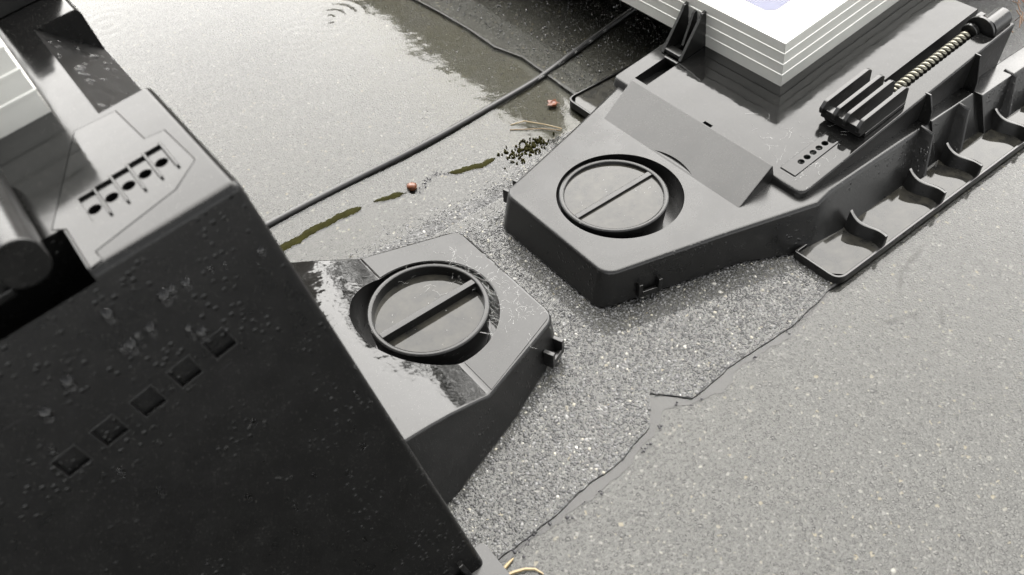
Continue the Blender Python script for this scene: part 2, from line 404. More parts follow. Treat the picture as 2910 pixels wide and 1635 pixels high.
# ---------------------------------------------------------------- granules (nobody could count them)
def granules(name, xy, z, size, mat, tilt=.45, hr=(.45, .85)):
    n = len(xy); k = 5
    ang = np.arange(k)*2*math.pi/k
    a = ang[None]+rng.uniform(0, 6.28, (n, 1))+rng.uniform(-.35, .35, (n, k))
    r = size[:, None]*rng.uniform(.75, 1.25, (n, k)); asp = rng.uniform(.6, 1., n)
    rot = rng.uniform(0, 6.28, n)
    bx, by = r*np.cos(a), r*np.sin(a)*asp[:, None]
    c, s = np.cos(rot)[:, None], np.sin(rot)[:, None]
    bx, by = bx*c-by*s, bx*s+by*c
    tx, ty = rng.normal(0, tilt, (n, 1)), rng.normal(0, tilt, (n, 1))
    hgt = size*rng.uniform(*hr, n)
    top = rng.uniform(.64, .86, (n, 1))
    V = np.empty((n, 2*k, 3), np.float32)
    V[:, :k, 0] = xy[:, :1]+bx; V[:, :k, 1] = xy[:, 1:]+by; V[:, :k, 2] = (z-.0003)[:, None]
    V[:, k:, 0] = xy[:, :1]+bx*top; V[:, k:, 1] = xy[:, 1:]+by*top
    V[:, k:, 2] = (z+hgt)[:, None]+np.clip(bx*top*tx+by*top*ty, -hgt[:, None]*.7, hgt[:, None]*.7)
    base = (np.arange(n)*2*k)[:, None, None]
    q = np.array([[i, (i+1) % k, k+(i+1) % k, k+i] for i in range(k)])[None]+base
    t = np.array([[k+i for i in range(k)]])[None]+base
    loops = np.concatenate([q.reshape(n, -1), t.reshape(n, -1)], 1).ravel()
    tot = np.tile(np.array([4]*k+[k]), n); start = np.concatenate([[0], np.cumsum(tot)[:-1]])
    me = bpy.data.meshes.new(name); me.vertices.add(n*2*k); me.vertices.foreach_set('co', V.ravel())
    me.loops.add(len(loops)); me.loops.foreach_set('vertex_index', loops.astype(np.int32))
    me.polygons.add(len(tot)); me.polygons.foreach_set('loop_start', start.astype(np.int32)); me.polygons.foreach_set('loop_total', tot.astype(np.int32))
    me.update(calc_edges=True)
    at = me.attributes.new('tone', 'FLOAT', 'POINT'); at.data.foreach_set('value', np.repeat(rng.uniform(0, 1, n), 2*k).astype(np.float32))
    me.materials.append(mat); o = bpy.data.objects.new(name, me); link(o); o['kind'] = 'stuff'; return o
def lowy(x): return np.interp(x, [p[0] for p in LOW], [p[1] for p in LOW])
def uppy(x): return np.interp(x, [p[0] for p in UPP], [p[1] for p in UPP])
def outy(x): return lowy(x)-.62*(lowy(x)-np.interp(x, [p[0] for p in OUT], [p[1] for p in OUT]))
def jitter(x0, x1, y0, y1, d):
    nx, ny = int((x1-x0)/d), int((y1-y0)/d)
    g = np.stack(np.meshgrid(np.arange(nx), np.arange(ny)), -1).reshape(-1, 2)+rng.uniform(-.25, 1.25, (nx*ny, 2))
    return g*d+[x0, y0]
# middle sheet, standing proud of the water
xy = jitter(.02, .80, .235, .66, .00190)
keep = (xy[:, 1] > lowy(xy[:, 0])+.0004) & (xy[:, 1] < uppy(xy[:, 0])-.001)
keep &= ~((xy[:, 0] > .38) & (xy[:, 1] > .39) & (xy[:, 1] < .52)) & ~((xy[:, 0] > .60) & (xy[:, 1] > .30)) & ~((xy[:, 0] < .28) & (xy[:, 1] > .38) & (xy[:, 1] < .50)) & ~((xy[:, 0] < .12) & (xy[:, 1] > .26) & (xy[:, 1] < .6))
xy = xy[keep]
granules('mineral_granules', xy, zB(xy[:, 1]), rng.lognormal(math.log(.00118), .30, len(xy)), M['granule'], .12, (.22, .50))
# lower right sheet: granules drowned in the water film
xy = jitter(.08, 1.12, -.03, .262, .0027)
keep = (xy[:, 1] < np.minimum(outy(xy[:, 0]), lowy(xy[:, 0])-.0004)-.0005) & (xy[:, 1] > -.02) & ((xy[:, 0] > .30) | (xy[:, 1] > .03))
xy = xy[keep]
granules('mineral_granules', xy, np.zeros(len(xy)), rng.lognormal(math.log(.00125), .30, len(xy)), M['granule_deep'], .12, (.12, .26))
# far sheet, with one shallow patch where they break the surface
xy = jitter(-.05, .56, .625, 1.36, .0033); keep = (xy[:, 1] > uppy(xy[:, 0])+.001) & ((xy[:, 0] < .45+.02*np.sin(xy[:, 1]*40)) | (rng.uniform(0, 1, len(xy)) < .25)); xy = xy[keep]
d = np.hypot((xy[:, 0]-.27)/.10, (xy[:, 1]-1.08)/.17)
z = -.0006+.0017*np.exp(-(d**2)*1.1)
granules('mineral_granules', xy, z, rng.lognormal(math.log(.0012), .28, len(xy)), M['granule_deep'], .14, (.14, .30))

xy = jitter(.555, .90, .61, 1.15, .0042); xy = xy[xy[:, 0] > .572]
granules('mineral_granules', xy, np.full(len(xy), .0049), rng.lognormal(math.log(.0007), .4, len(xy)), M['granule'], .4)

# ---------------------------------------------------------------- shared mount parts
def snap_clip(parent, c, ax, out, up, w=.021, h=.019, d=.007):
    """small C-shaped snap bracket standing off a wall: ax along the wall, out away from it, up along the wall"""
    ax, out, up = Vector(ax).normalized(), Vector(out).normalized(), Vector(up).normalized(); c = Vector(c); b = bm_new()
    def bx(a0, a1, o0, o1, u0, u1):
        t = bm_new(); box(t, (a0, o0, u0), (a1, o1, u1))
        for v in t.verts: v.co = c + ax*v.co.x + out*v.co.y + up*v.co.z
        me = bpy.data.meshes.new('t'); t.to_mesh(me); t.free(); b.from_mesh(me); bpy.data.meshes.remove(me)
    bx(-w/2, -w/2+.004, -.003, d, 0, h); bx(w/2-.004, w/2, -.003, d, 0, h); bx(-w/2+.0041, w/2-.0041, d-.0035, d-.0002, .0002, h*.42)
    bevel(b, .0007, 2); return to_obj('snap_clip', b, M['plastic'], parent)
def ring_cap(parent, c, r, z1, zfloor, depth, bar_y, water_dz, m):
    """round screw cap: ring wall, floor, raised bar, rain water standing in it"""
    b = bm_new(); w = .0046
    prof = [(r-.0035, zfloor), (r-.0002, z1-.0012), (r-.0012, z1-.0003), (r-.0022, z1), (r-w+.0010, z1), (r-w, z1-.0008), (r-w-.0012, z1-depth), (.001, z1-depth), (.001, zfloor)]
    lathe(b, c, prof, 96)
    o = to_obj('ring_cap', b, m, parent, 40)
    b = bm_new(); L = r-w-.0002; h = .0030
    loft(b, [[(c[0]-L, bar_y-h*1.1, z1-depth), (c[0]+L, bar_y-h*1.1, z1-depth), (c[0]+L, bar_y+h*1.1, z1-depth), (c[0]-L, bar_y+h*1.1, z1-depth)],
             [(c[0]-L, bar_y-h, z1-.0008), (c[0]+L, bar_y-h, z1-.0008), (c[0]+L, bar_y+h, z1-.0008), (c[0]-L, bar_y+h, z1-.0008)]])
    bevel(b, .0007, 2); to_obj('grip_bar', b, m, o)
    b = bm_new(); n = 64; rr = r-w-.0006
    b.faces.new([b.verts.new((c[0]+rr*math.cos(2*math.pi*i/n), c[1]+rr*math.sin(2*math.pi*i/n), z1-water_dz)) for i in range(n)])
    to_obj('standing_water', b, M['still_water'], o, 0)
    b = bm_new()
    for i in range(26):                                             # grit lying in the cap
        a, q = random.uniform(0, 6.28), rr*math.sqrt(random.random())*.95; x, y = c[0]+q*math.cos(a), c[1]+q*math.sin(a); s = random.uniform(.0002, .0007)
        if abs(y-bar_y) < .0045: continue
        loft(b, [[(x-s, y, z1-water_dz-.0001), (x, y-s*.8, z1-water_dz-.0001), (x+s, y+s*.3, z1-water_dz-.0001)], [(x-s*.5, y, z1-water_dz+s*.4), (x, y-s*.5, z1-water_dz+s*.3), (x+s*.5, y, z1-water_dz+s*.4)]])
    g = to_obj('grit', b, M['straw'] if False else M['thread'], o, 0); g['kind'] = 'stuff'
    return o
def body_loft(b, secs):
    """sections along X: (xb, ynb, yfb, xt, ynt, yft, zt)"""
    loft(b, [[(xb, ynb, .0045), (xt, ynt, zt), (xt, yft, zt), (xb, yfb, .0045)] for xb, ynb, yfb, xt, ynt, yft, zt in secs])

# ================================================================= RIGHT MOUNT
RM = thing('panel_mount', 'low black plastic mount carrying the panel corner, with fins, spring and stepped side trays', 'panel mount', (.57, .45, 0))
b = bm_new()
body_loft(b, [(.3555, .374, .527, .3615, .373, .522, .050), (.4993, .3314, .5636, .480, .3405, .5545, .050), (.560, .299, .596, .577, .3125, .583, .050),
              (.600, .293, .602, .600, .3165, .5885, .050), (.757, .293, .602, .757, .3165, .5885, .050), (.93, .293, .602, .915, .3165, .5885, .050)])
bm_e = lambda e: (abs((e.verts[0].co-e.verts[1].co).normalized().z) > .8) and min(v.co.x for v in e.verts) < .37
bevel(b, .012, 5, 28, bm_e); bevel(b, .0034, 4, 26)
c1 = bm_new(); cyl(c1, (.4448, .4449), .0618, .0630, .020, .20, 96)
b = carve(b, [c1]); base = to_obj('base_shell', b, M['toe'], RM, 30)
# ramp plate
b = bm_new()
loft(b, [[(.5130, .3555, .0490), (.5130, .5465, .0490), (.5655, .5575, .0712), (.5655, .3620, .0712)], [(.5150, .3560, .0440), (.5150, .5460, .0440), (.5755, .5570, .0440), (.5755, .3625, .0440)]])
bevel(b, .0016, 2, 30)
c1 = bm_new(); cyl(c1, (.4448, .4449), .0768, .0768, .0506, .20, 96)
b = carve(b, [c1]); to_obj('ramp_plate', b, M['toe'], RM, 30)
# deck
b = bm_new()
pol = fillet([(-.002, .3255), (.337, .3285), (.337, .5905), (-.001, .5905)], [.010, .003, .003, .008], 4)
lowp = [(.57+(u*.995-.001 if u > .1 else u-.003), y-(-.0006 if y < .45 else .0006), .046) for u, y in pol]
loft(b, [lowp, [DR(u, y, 0) for u, y in pol]]); bevel(b, .0024, 4, 30)
cut = []
for (u0, u1, y0, y1, h) in ((.0130, .0980, .5510, .5700, -.040), (.0020, .0125, .4530, .4640, -.022), (.176, .345, .3475, .3715, -.017)):
    c = bm_new(); box(c, (u0, y0, h), (u1, y1, .03)); cut.append(mapped(c, DR))
for i in range(5):
    c = bm_new(); cyl(c, (.0299+.00868*i, .3545), .0033, .0033, -.012, .02, 20); cut.append(mapped(c, DR))
c = bm_new(); cyl(c, (.0, .0), .0170, .0170, -.02, .02, 40)
for v in c.verts: v.co = Vector((.3035 + v.co.z*.14, .3485+v.co.x, .000+v.co.y))
cut.append(mapped(c, DR))
b = carve(b, cut); deck = to_obj('deck', b, M['deck'], RM, 30)
# strip that carries the five holes, a hair proud
b = bm_new(); box(b, (.0112, .3460, .00005), (.079, .3642, .0011)); bevel(b, .0004, 1); mapped(b, DR)
cut = []
for i in range(5):
    c = bm_new(); cyl(c, (.0299+.00868*i, .3545), .0034, .0034, -.012, .02, 20); cut.append(mapped(c, DR))
b = carve(b, cut); to_obj('hole_strip', b, M['deck'], RM, 30)
# fin clamp
def fin_clamp(parent, f, ys, u_front, u_back, name='fin_clamp'):
    """finned sliding clamp; f maps (u,y,h)"""
    b = bm_new(); s = 1 if u_back > u_front else -1; y0, y1 = min(ys)-.0026, max(ys)+.0026
    box(b, (min(u_front+s*.012, u_back), y0, .0002), (max(u_front+s*.012, u_back), y1, .0052))
    u1 = u_front+s*.0035; u2 = u_front+s*.0130
    box(b, (min(u1, u2), y0+.0006, .0054), (max(u1, u2), y1-.0006, .0165))
    u3 = u_front+s*.013; u4 = u_front+s*.017
    box(b, (min(u3, u4), y0+.0006, .0054), (max(u3, u4), y1-.0006, .0120))
    bevel(b, .0011, 2, 30); mapped(b, f); o = to_obj(name, b, M['plastic'], parent, 30)
    for y in ys:
        b = bm_new(); pr = fillet([(u_front+s*.016, .0006), (u_front+s*.0145, .0070), (u_front, .0125), (u_front-s*.0004, .0190), (u_front+s*.006, .0250), (u_back-s*.006, .0262), (u_back, .0220), (u_back, .0006)], [.001, .002, .003, .004, .004, .004, .003, .001], 3)
        w = .0021
        loft(b, [[(u, y-w, h) for u, h in pr], [(u, y+w, h) for u, h in pr]]); bevel(b, .0006, 2, 50); mapped(b, f)
        to_obj('fin', b, M['plastic'], o, 30)
    return o
fin_clamp(RM, DR, (.3355, .3508, .3632, .3783), .0845, .1592)
# spring and end bolt
b = bm_new(); pts = []; N = 19*14; Rr, pit = .0038, .0066
for i in range(N+1):
    a = i/14*2*math.pi; pts.append(DR(.170+pit*i/14, .3562+Rr*math.cos(a), -.0032+Rr*math.sin(a)))
tube(b, pts, .0023, 8); to_obj('coil_spring', b, M['brass'], RM, 60)
def axial(prof, u0, y, h, m, name, n=40, flat=None):
    b = bm_new()
    loft(b, [[(u0+du, y+r*math.cos(2*math.pi*i/n), h+r*math.sin(2*math.pi*i/n)) for i in range(n)] for du, r in prof]); mapped(b, DR)
    return to_obj(name, b, m, RM, 35)
axial([(0, .0085), (.0005, .0092), (.0045, .0092)], .2965, .3555, -.0015, M['plastic'], 'spring_seat')
bolt = axial([(0, .0148), (.0006, .0160), (.0036, .0160), (.0042, .0152)], .3035, .3490, -.0005, M['plastic'], 'bolt_flange')
b = bm_new(); n = 40
prof = [(.0, .0112), (.0270, .0112), (.0290, .0100)]
loft(b, [[(.3078+du, .3440+r*math.cos(2*math.pi*i/n), .0022+r*math.sin(2*math.pi*i/n)) for i in range(n)] for du, r in prof]); mapped(b, DR); to_obj('bolt_head', b, M['plastic'], bolt, 35)
b = bm_new(); box(b, (.3080, .3535, .0030), (.3180, .3600, .0120)); bevel(b, .001, 2); mapped(b, DR); to_obj('bolt_lug', b, M['plastic'], bolt, 35)
# upright hook holding the frame
def hook(parent, f, s, u_wall, y0, y1, H=.046):
    """two slanted cheeks, back plate, rib and sill; s=+1: wall on the +u side"""
    U = lambda d: u_wall - s*d
    root = None
    for y in (y0, y1-.0036):
        b = bm_new(); pr = fillet([(U(.047), .0005), (U(.041), .0075), (U(.0150), H-.006), (U(.012), H-.001), (U(.0005), H), (U(.0005), .0005)], [.001, .004, .003, .002, .001, .0005], 3)
        loft(b, [[(u, y, h) for u, h in pr], [(u, y+.0036, h) for u, h in pr]]); bevel(b, .0007, 2, 50); mapped(b, f)
        o = to_obj('hook' if root is None else 'cheek', b, M['plastic'], parent if root is None else root, 30); root = root or o
    b = bm_new(); box(b, (min(U(.0006), U(.0046)), y0+.0037, .0006), (max(U(.0006), U(.0046)), y1-.0037, H-.0005)); bevel(b, .0006, 1); mapped(b, f); to_obj('back_plate', b, M['plastic'], root, 30)
    b = bm_new(); pr = [(U(.028), .006), (U(.011), H-.006), (U(.0047), H-.005), (U(.0047), .006)]
    ym = (y0+y1)/2-.0015; loft(b, [[(u, ym, h) for u, h in pr], [(u, ym+.003, h) for u, h in pr]]); mapped(b, f); to_obj('middle_rib', b, M['plastic'], root, 30)
    b = bm_new(); box(b, (min(U(.044), U(.034)), y0+.0037, .0006), (max(U(.044), U(.034)), y1-.0037, .0060))
    box(b, (min(U(.050), U(.0455)), y0+.002, -.0045), (max(U(.050), U(.0455)), y1-.008, .0006)); bevel(b, .0010, 2); mapped(b, f); to_obj('sill', b, M['plastic'], root, 30)
    return root
hook(RM, DR, 1, .1095, .5500, .5800)
# side ledges, gussets, leaning ribs, trays and their dividers (both sides)
YC = .4475
def side(mir):
    Ym = (lambda y: y) if not mir else (lambda y: 2*YC-y)
    def P(name, b, m, par=RM, sm=30):
        if mir:
            for v in b.verts: v.co.y = 2*YC - v.co.y
        return to_obj(name, b, m, par, sm)
    if True:
        # second and third ledge, each a step of its own
        b = bm_new()
        for (x0, x1, yo, z) in ((.7585, .833, .3145, .0535), (.8390, 1.00, .3075, .0515)):
            t = [(x0, yo), (x1, yo), (x1, .330), (x0, .330)]
            loft(b, [[(x, y-(.020 if y < .32 else 0), .006) for x, y in t], [(x, y, z) for x, y in t]])
        bevel(b, .0018, 2, 30); P('side_ledge', b, M['plastic'])
        for x in (.7560, .8365):
            b = bm_new(); pr = [(.3300, .0820 if x < .8 else .0930), (.3235, .0820 if x < .8 else .0930), (.3165, .0650), (.3155, .0500), (.3300, .0500)]
            loft(b, [[(x-.0011, y, z) for y, z in pr], [(x+.0011, y, z) for y, z in pr]]); bevel(b, .0004, 1, 50); P('gusset', b, M['plastic'])
    # floor pan with outer rim
    b = bm_new()
    pol = fillet([(.5440, .2535), (1.05, .2535), (1.05, .3050), (.5440, .3050)], [.012, .001, .001, .002], 6)
    loft(b, [[(x, y, .0047) for x, y in pol], [(x, y, .0085) for x, y in pol]]); tray = P('tray', b, M['deck'])
    b = bm_new(); inner = fillet([(.5462, .2557), (1.049, .2557)], 0)
    o = fillet([(.5435, .2530), (1.0505, .2530), (1.0505, .3050), (.5435, .3050)], [.0125, .001, .001, .002], 6)
    i_ = fillet([(.5460, .2555), (1.048, .2555), (1.048, .3025), (.5460, .3025)], [.0100, .001, .001, .002], 6)
    n = len(o); ring = [[b.verts.new((x, y, z)) for x, y in q] for q, z in ((o, .0045), (o, .0135), (i_, .0135), (i_, .0086))]
    for a, c in zip(ring[:-1], ring[1:]):
        for k in range(n): b.faces.new((a[k], a[(k+1) % n], c[(k+1) % n], c[k]))
    bevel(b, .0006, 2, 50); P('tray_rim', b, M['plastic'], tray)
    # curved dividers
    for k, xd in enumerate((.612, .7065, .7695, .859, .935)):
        if mir and k == 0: continue
        b = bm_new(); q = []; m_ = 14
        for i in range(m_+1):
            t = i/m_; y = .2545+(.2965-.2545)*t
            z = .0262 - .0030*math.sin(t*math.pi)**1.2 + .0050*t**2
            dx = .0030*math.sin(t*2*math.pi)
            q.append((y, z, dx))
        lf = [[(xd+dx-.0015-.003, y, .0086), (xd+dx-.0020, y, z), (xd+dx+.0020, y, z), (xd+dx+.0022+.0012, y, .0086)] for y, z, dx in q]
        loft(b, lf); bevel(b, .0009, 2, 45); P('divider', b, M['plastic'], tray)
        # leaning rib from the ledge down to this divider
        if k:
            b = bm_new(); xt = xd+.036
            A = [(xt, .3175, .0520), (xt-.001, .3020, .0508), (xd+.006, .2830, .0240), (xd+.0005, .2955, .0086)]
            loft(b, [[Vector(p) for p in A], [Vector(p)+Vector((.003, 0, .0014)) for p in A]]); P('leaning_rib', b, M['plastic'])
    # water standing in the pans
    b = bm_new(); b.faces.new([b.verts.new((x, y, .0108)) for x, y in [(.5475, .2655), (.556, .2565), (1.047, .2565), (1.047, .3015), (.5475, .3015)]]); P('standing_water', b, M['still_water'], tray, 0)
side(False); side(True)
ring_cap(RM, (.4395, .4480), .0533, .0522, .0205, .0075, .4478, .0035, M['toe'])
dw = Vector((.144, -.043, 0)).normalized()
snap_clip(RM, (.4045, .3645, .0105), dw, (-dw.y*-1*-1 if False else dw.y, -dw.x, 0), (0, 0, 1), h=.017, d=.010, w=.024)
snap_clip(RM, (.382, .5340, .022), Vector((.12, .034, 0)), (-.034, .12, 0), (0, 0, 1), h=.017, d=.0062)

# ================================================================= LEFT MOUNT (tall)
LM = thing('panel_mount', 'tall black plastic mount tower at left with a low round-capped toe in front', 'panel mount', (.05, .44, 0))
b = bm_new()
body_loft(b, [(.3030, .366, .5125, .2968, .366, .5080, .050), (.2244, .3307, .5453, .2045, .3365, .5375, .050), (.2060, .3246, .5514, .1850, .3338, .5416, .0588), (.1860, .3180, .5580, .1650, .3311, .5462, .0672), (.1650, .3111, .5650, .1450, .3282, .5510, .0744), (.1436, .304, .572, .125, .3250, .5560, .0806), (.080, .290, .586, .080, .318, .570, .0930)])
e1 = lambda e: (abs((e.verts[0].co-e.verts[1].co).normalized().z) > .8) and max(v.co.x for v in e.verts) > .29
bevel(b, .012, 5, 28, e1); bevel(b, .0024, 3, 15)
c1 = bm_new(); cyl(c1, (.2140, .4395), .0630, .0648, .020, .20, 96)
b = carve(b, [c1]); toe = to_obj('toe_shell', b, M['toe_wet'], LM, 14)
# front plate of the toe: a dry, duller skin with its own edge at the fold
b = bm_new()
pol = fillet([(.2935, .3690), (.2935, .5055), (.2055, .5345), (.2085, .3395)], [.009, .009, .0005, .0005], 4)
loft(b, [[(x, y, .0497) for x, y in pol], [(x, y, .0507) for x, y in pol]])
c1 = bm_new(); cyl(c1, (.2140, .4395), .0640, .0644, .020, .20, 96)
b = carve(b, [c1]); to_obj('toe_plate', b, M['toe'], LM, 30)
ring_cap(LM, (.2165, .4405), .0533, .0568, .0205, .0125, .4402, .0100, M['toe'])
dv = Vector((-.0786, -.034, 0)).normalized()
snap_clip(LM, (.2850, .3575, .0105), dv, (-dv.y*-1, dv.x, 0) if False else (.40, -.92, 0), (0, 0, 1), h=.018)
# tower
b = bm_new()
def tower_top(x): return .3401+TAN*x
bot = [(-.25, .2435, .0045), (.1277, .2435, .0045), (.1277, .690, .0045), (-.25, .690, .0045)]
top = [(-.25, .3248, tower_top(-.25)), (.0762, .3248, tower_top(.0762)), (.0715, .6250, tower_top(.0715)), (-.25, .6250, tower_top(-.25))]
loft(b, [bot, top]); bevel(b, .0042, 4, 30)
cut = []
# sloping notch in the end between the two corner blocks
c = bm_new(); pr = [(.0440, .0010), (.0440, .03), (.11, .03), (.11, -.090), (.0730, -.030)]
loft(c, [[(u, .4315, h) for u, h in pr], [(u, .5450, h) for u, h in pr]]); cut.append(mapped(c, DL))
# channel the sliding clamp runs in, and the slot of the hook
c = bm_new(); box(c, (-.20, .3235, -.045), (.0008, .3625, .03)); cut.append(mapped(c, DL))
# five square sockets in the near face
Nf = Vector((-.0291, -.9746, .2221)).normalized(); Uf = Vector((1, 0, .235)); Uf = (Uf-Nf*Uf.dot(Nf)).normalized(); Vf = Nf.cross(Uf)
sock = [(.0351, .3095, .2775), (.0144, .3089, .2722), (-.0068, .3084, .2671), (-.0282, .308, .2626), (-.0492, .3075, .2577)]
for p in sock:
    c = bm_new(); box(c, (-.0060, -.0062, -.0030), (.0060, .0062, .02))
    for v in c.verts: v.co = Vector(p) + Uf*v.co.x + Vf*v.co.y + Nf*v.co.z
    cut.append(c)
# recess for the window plate
PLT = [(.0300, .4285), (.0530, .4265), (.0555, .3920), (.0660, .3900), (.0680, .3560), (.0520, .3436), (.0078, .3349), (.0085, .3252+.0025), (.0016, .3266), (.0016, .3600), (-.004, .3650)]
c = bm_new(); loft(c, [[(x, y, -.0012) for x, y in PLT], [(x, y, .02) for x, y in PLT]]); cut.append(mapped(c, DL))
for i in range(5):
    c = bm_new(); x = .0174+i*.0094; y = .3645+i*.0013; box(c, (x-.0045, y-.0115, -.006), (x+.0045, y+.0125, .02)); cut.append(mapped(c, DL))
b = carve(b, cut); tower = to_obj('tower_shell', b, M['tower'], LM, 30)
# window plate lying in the recess
b = bm_new(); cx = sum(p[0] for p in PLT)/len(PLT); cy = sum(p[1] for p in PLT)/len(PLT)
def shrink(poly, d):
    out = []; N = len(poly)
    area = sum(poly[i-1][0]*poly[i][1]-poly[i][0]*poly[i-1][1] for i in range(N)); sg = 1 if area > 0 else -1
    for i in range(N):
        a, p, c = Vector(poly[i-1]), Vector(poly[i]), Vector(poly[(i+1) % N])
        u = (p-a).normalized(); v = (c-p).normalized(); n1 = Vector((-u.y, u.x))*sg; n2 = Vector((-v.y, v.x))*sg
        m = (n1+n2); m = m/max(.3, m.length_squared)*2; out.append(tuple(p+m*d))
    return out
q = shrink(PLT, .00032)
loft(b, [[(x, y, -.0011) for x, y in q], [(x, y, .0002) for x, y in q]]); bevel(b, .0003, 1, 40); mapped(b, DL); cut = []
for i in range(5):
    c = bm_new(); x = .0174+i*.0094; y = .3645+i*.0013; box(c, (x-.0041, y-.0100, -.006), (x+.0041, y+.0115, .02)); cut.append(mapped(c, DL))
b = carve(b, cut); plate = to_obj('window_plate', b, M['deck'], LM, 30)
for i in range(5):
    x = .0174+i*.0094; y = .3645+i*.0013
    b = bm_new(); box(b, (x-.0042, y-.0105, -.0062), (x+.0042, y+.0115, -.0014)); mapped(b, DL)
    c = bm_new(); cyl(c, (x-.0004, y-.0002), .0034, .0034, -.02, .02, 24); mapped(c, DL); b = carve(b, [c])
    to_obj('socket_floor', b, M['deck'], plate, 30)
    b = bm_new(); box(b, (x+.0038, y-.0125, -.0010), (x+.0053, y+.0122, .0016)); bevel(b, .0004, 1); mapped(b, DL); to_obj('socket_ridge', b, M['plastic'], plate, 30)
lc = fin_clamp(LM, DL, (.3390, .3545, .3690, .3840, .3980), -.0165, -.085)
b = bm_new(); box(b, (-.0300, .3345, .0012), (-.0078, .4210, .0275)); bevel(b, .0100, 6, 30, lambda e: abs((e.verts[0].co-e.verts[1].co).normalized().y) > .8); bevel(b, .0012, 2, 40); cut = []
for yc in (.3615, .3830, .4045):
    c = bm_new(); box(c, (-.0310, yc-.0042, .0080), (-.0185, yc+.0042, .0300)); bevel(c, .0015, 2); cut.append(c)
b = carve(b, cut); mapped(b, DL); to_obj('rounded_bar', b, M['toe'], lc, 30)
hook(LM, DL, -1, .0290, .5760, .6080)
for p in sock:                                                      # moulded rim round each socket
    b = bm_new(); w0, w1 = .0061, .0070; L = [[(-w, -w, h), (w, -w, h), (w, w, h), (-w, w, h)] for w, h in ((w1, -.0004), (w1, .0005), (w0, .0005), (w0, -.0004))]
    R_ = [[b.verts.new(q) for q in l] for l in L]
    for k in range(4):
        a, c = R_[k], R_[(k+1) % 4]
        for i in range(4): b.faces.new((a[i], a[(i+1) % 4], c[(i+1) % 4], c[i]))
    bevel(b, .0003, 2, 40)
    for v in b.verts: v.co = Vector(p) + Uf*v.co.x + Vf*v.co.y + Nf*v.co.z
    to_obj('socket_rim', b, M['plastic'], tower, 30)
# mould lines and a run of water down the face
def face_line(pts, w, m, name):
    b = bm_new(); tube(b, [Vector(p)+Nf*.0001 for p in pts], w, 6); return to_obj(name, b, m, LM, 60)
face_line([(-.0478, .3046, .245), (-.005, .3056, .2548), (.0364, .3065, .2647)], .00022, M['plastic'], 'mould_line')
face_line([(-.0691, .3042, .2406), (.046, .3024, .2439)], .00022, M['plastic'], 'mould_line')
face_line([(-.0648, .3153, .2901), (-.0009, .3145, .2928)], .00022, M['plastic'], 'mould_line')
run = [(-.0531, .3051, .2467), (-.0545, .3018, .2330), (-.0535, .2989, .2194), (-.0512, .2945, .2010), (-.0506, .2913, .1864), (-.0525, .2876, .1698), (-.0515, .2830, .1500), (-.0530, .2770, .1230)]
b = bm_new(); dense = []
for a, c in zip(run[:-1], run[1:]):
    for k in range(5): t = k/5; dense.append(Vector(a)*(1-t)+Vector(c)*t+Uf*random.uniform(-.0006, .0006))
tube(b, dense, [random.uniform(.0007, .0015) for _ in dense], 6)
for v in b.verts:
    d = (v.co-Vector(run[0])).dot(Nf); v.co -= Nf*d*.75
to_obj('drip_run', b, M['dark'], LM, 60)
snap_clip(LM, (.1035, .2465, .008), (1, 0, .02), Nf, Vf, w=.023, h=.021)
b = bm_new(); pol = fillet([(-.25, .2180), (.1365, .2180), (.1365, .2600), (-.25, .2600)], [.001, .004, .004, .001], 3)
loft(b, [[(x, y, .0047) for x, y in pol], [(x, y, .0075) for x, y in pol]]); bevel(b, .0008, 2, 50); to_obj('foot_flange', b, M['plastic'], LM, 30)

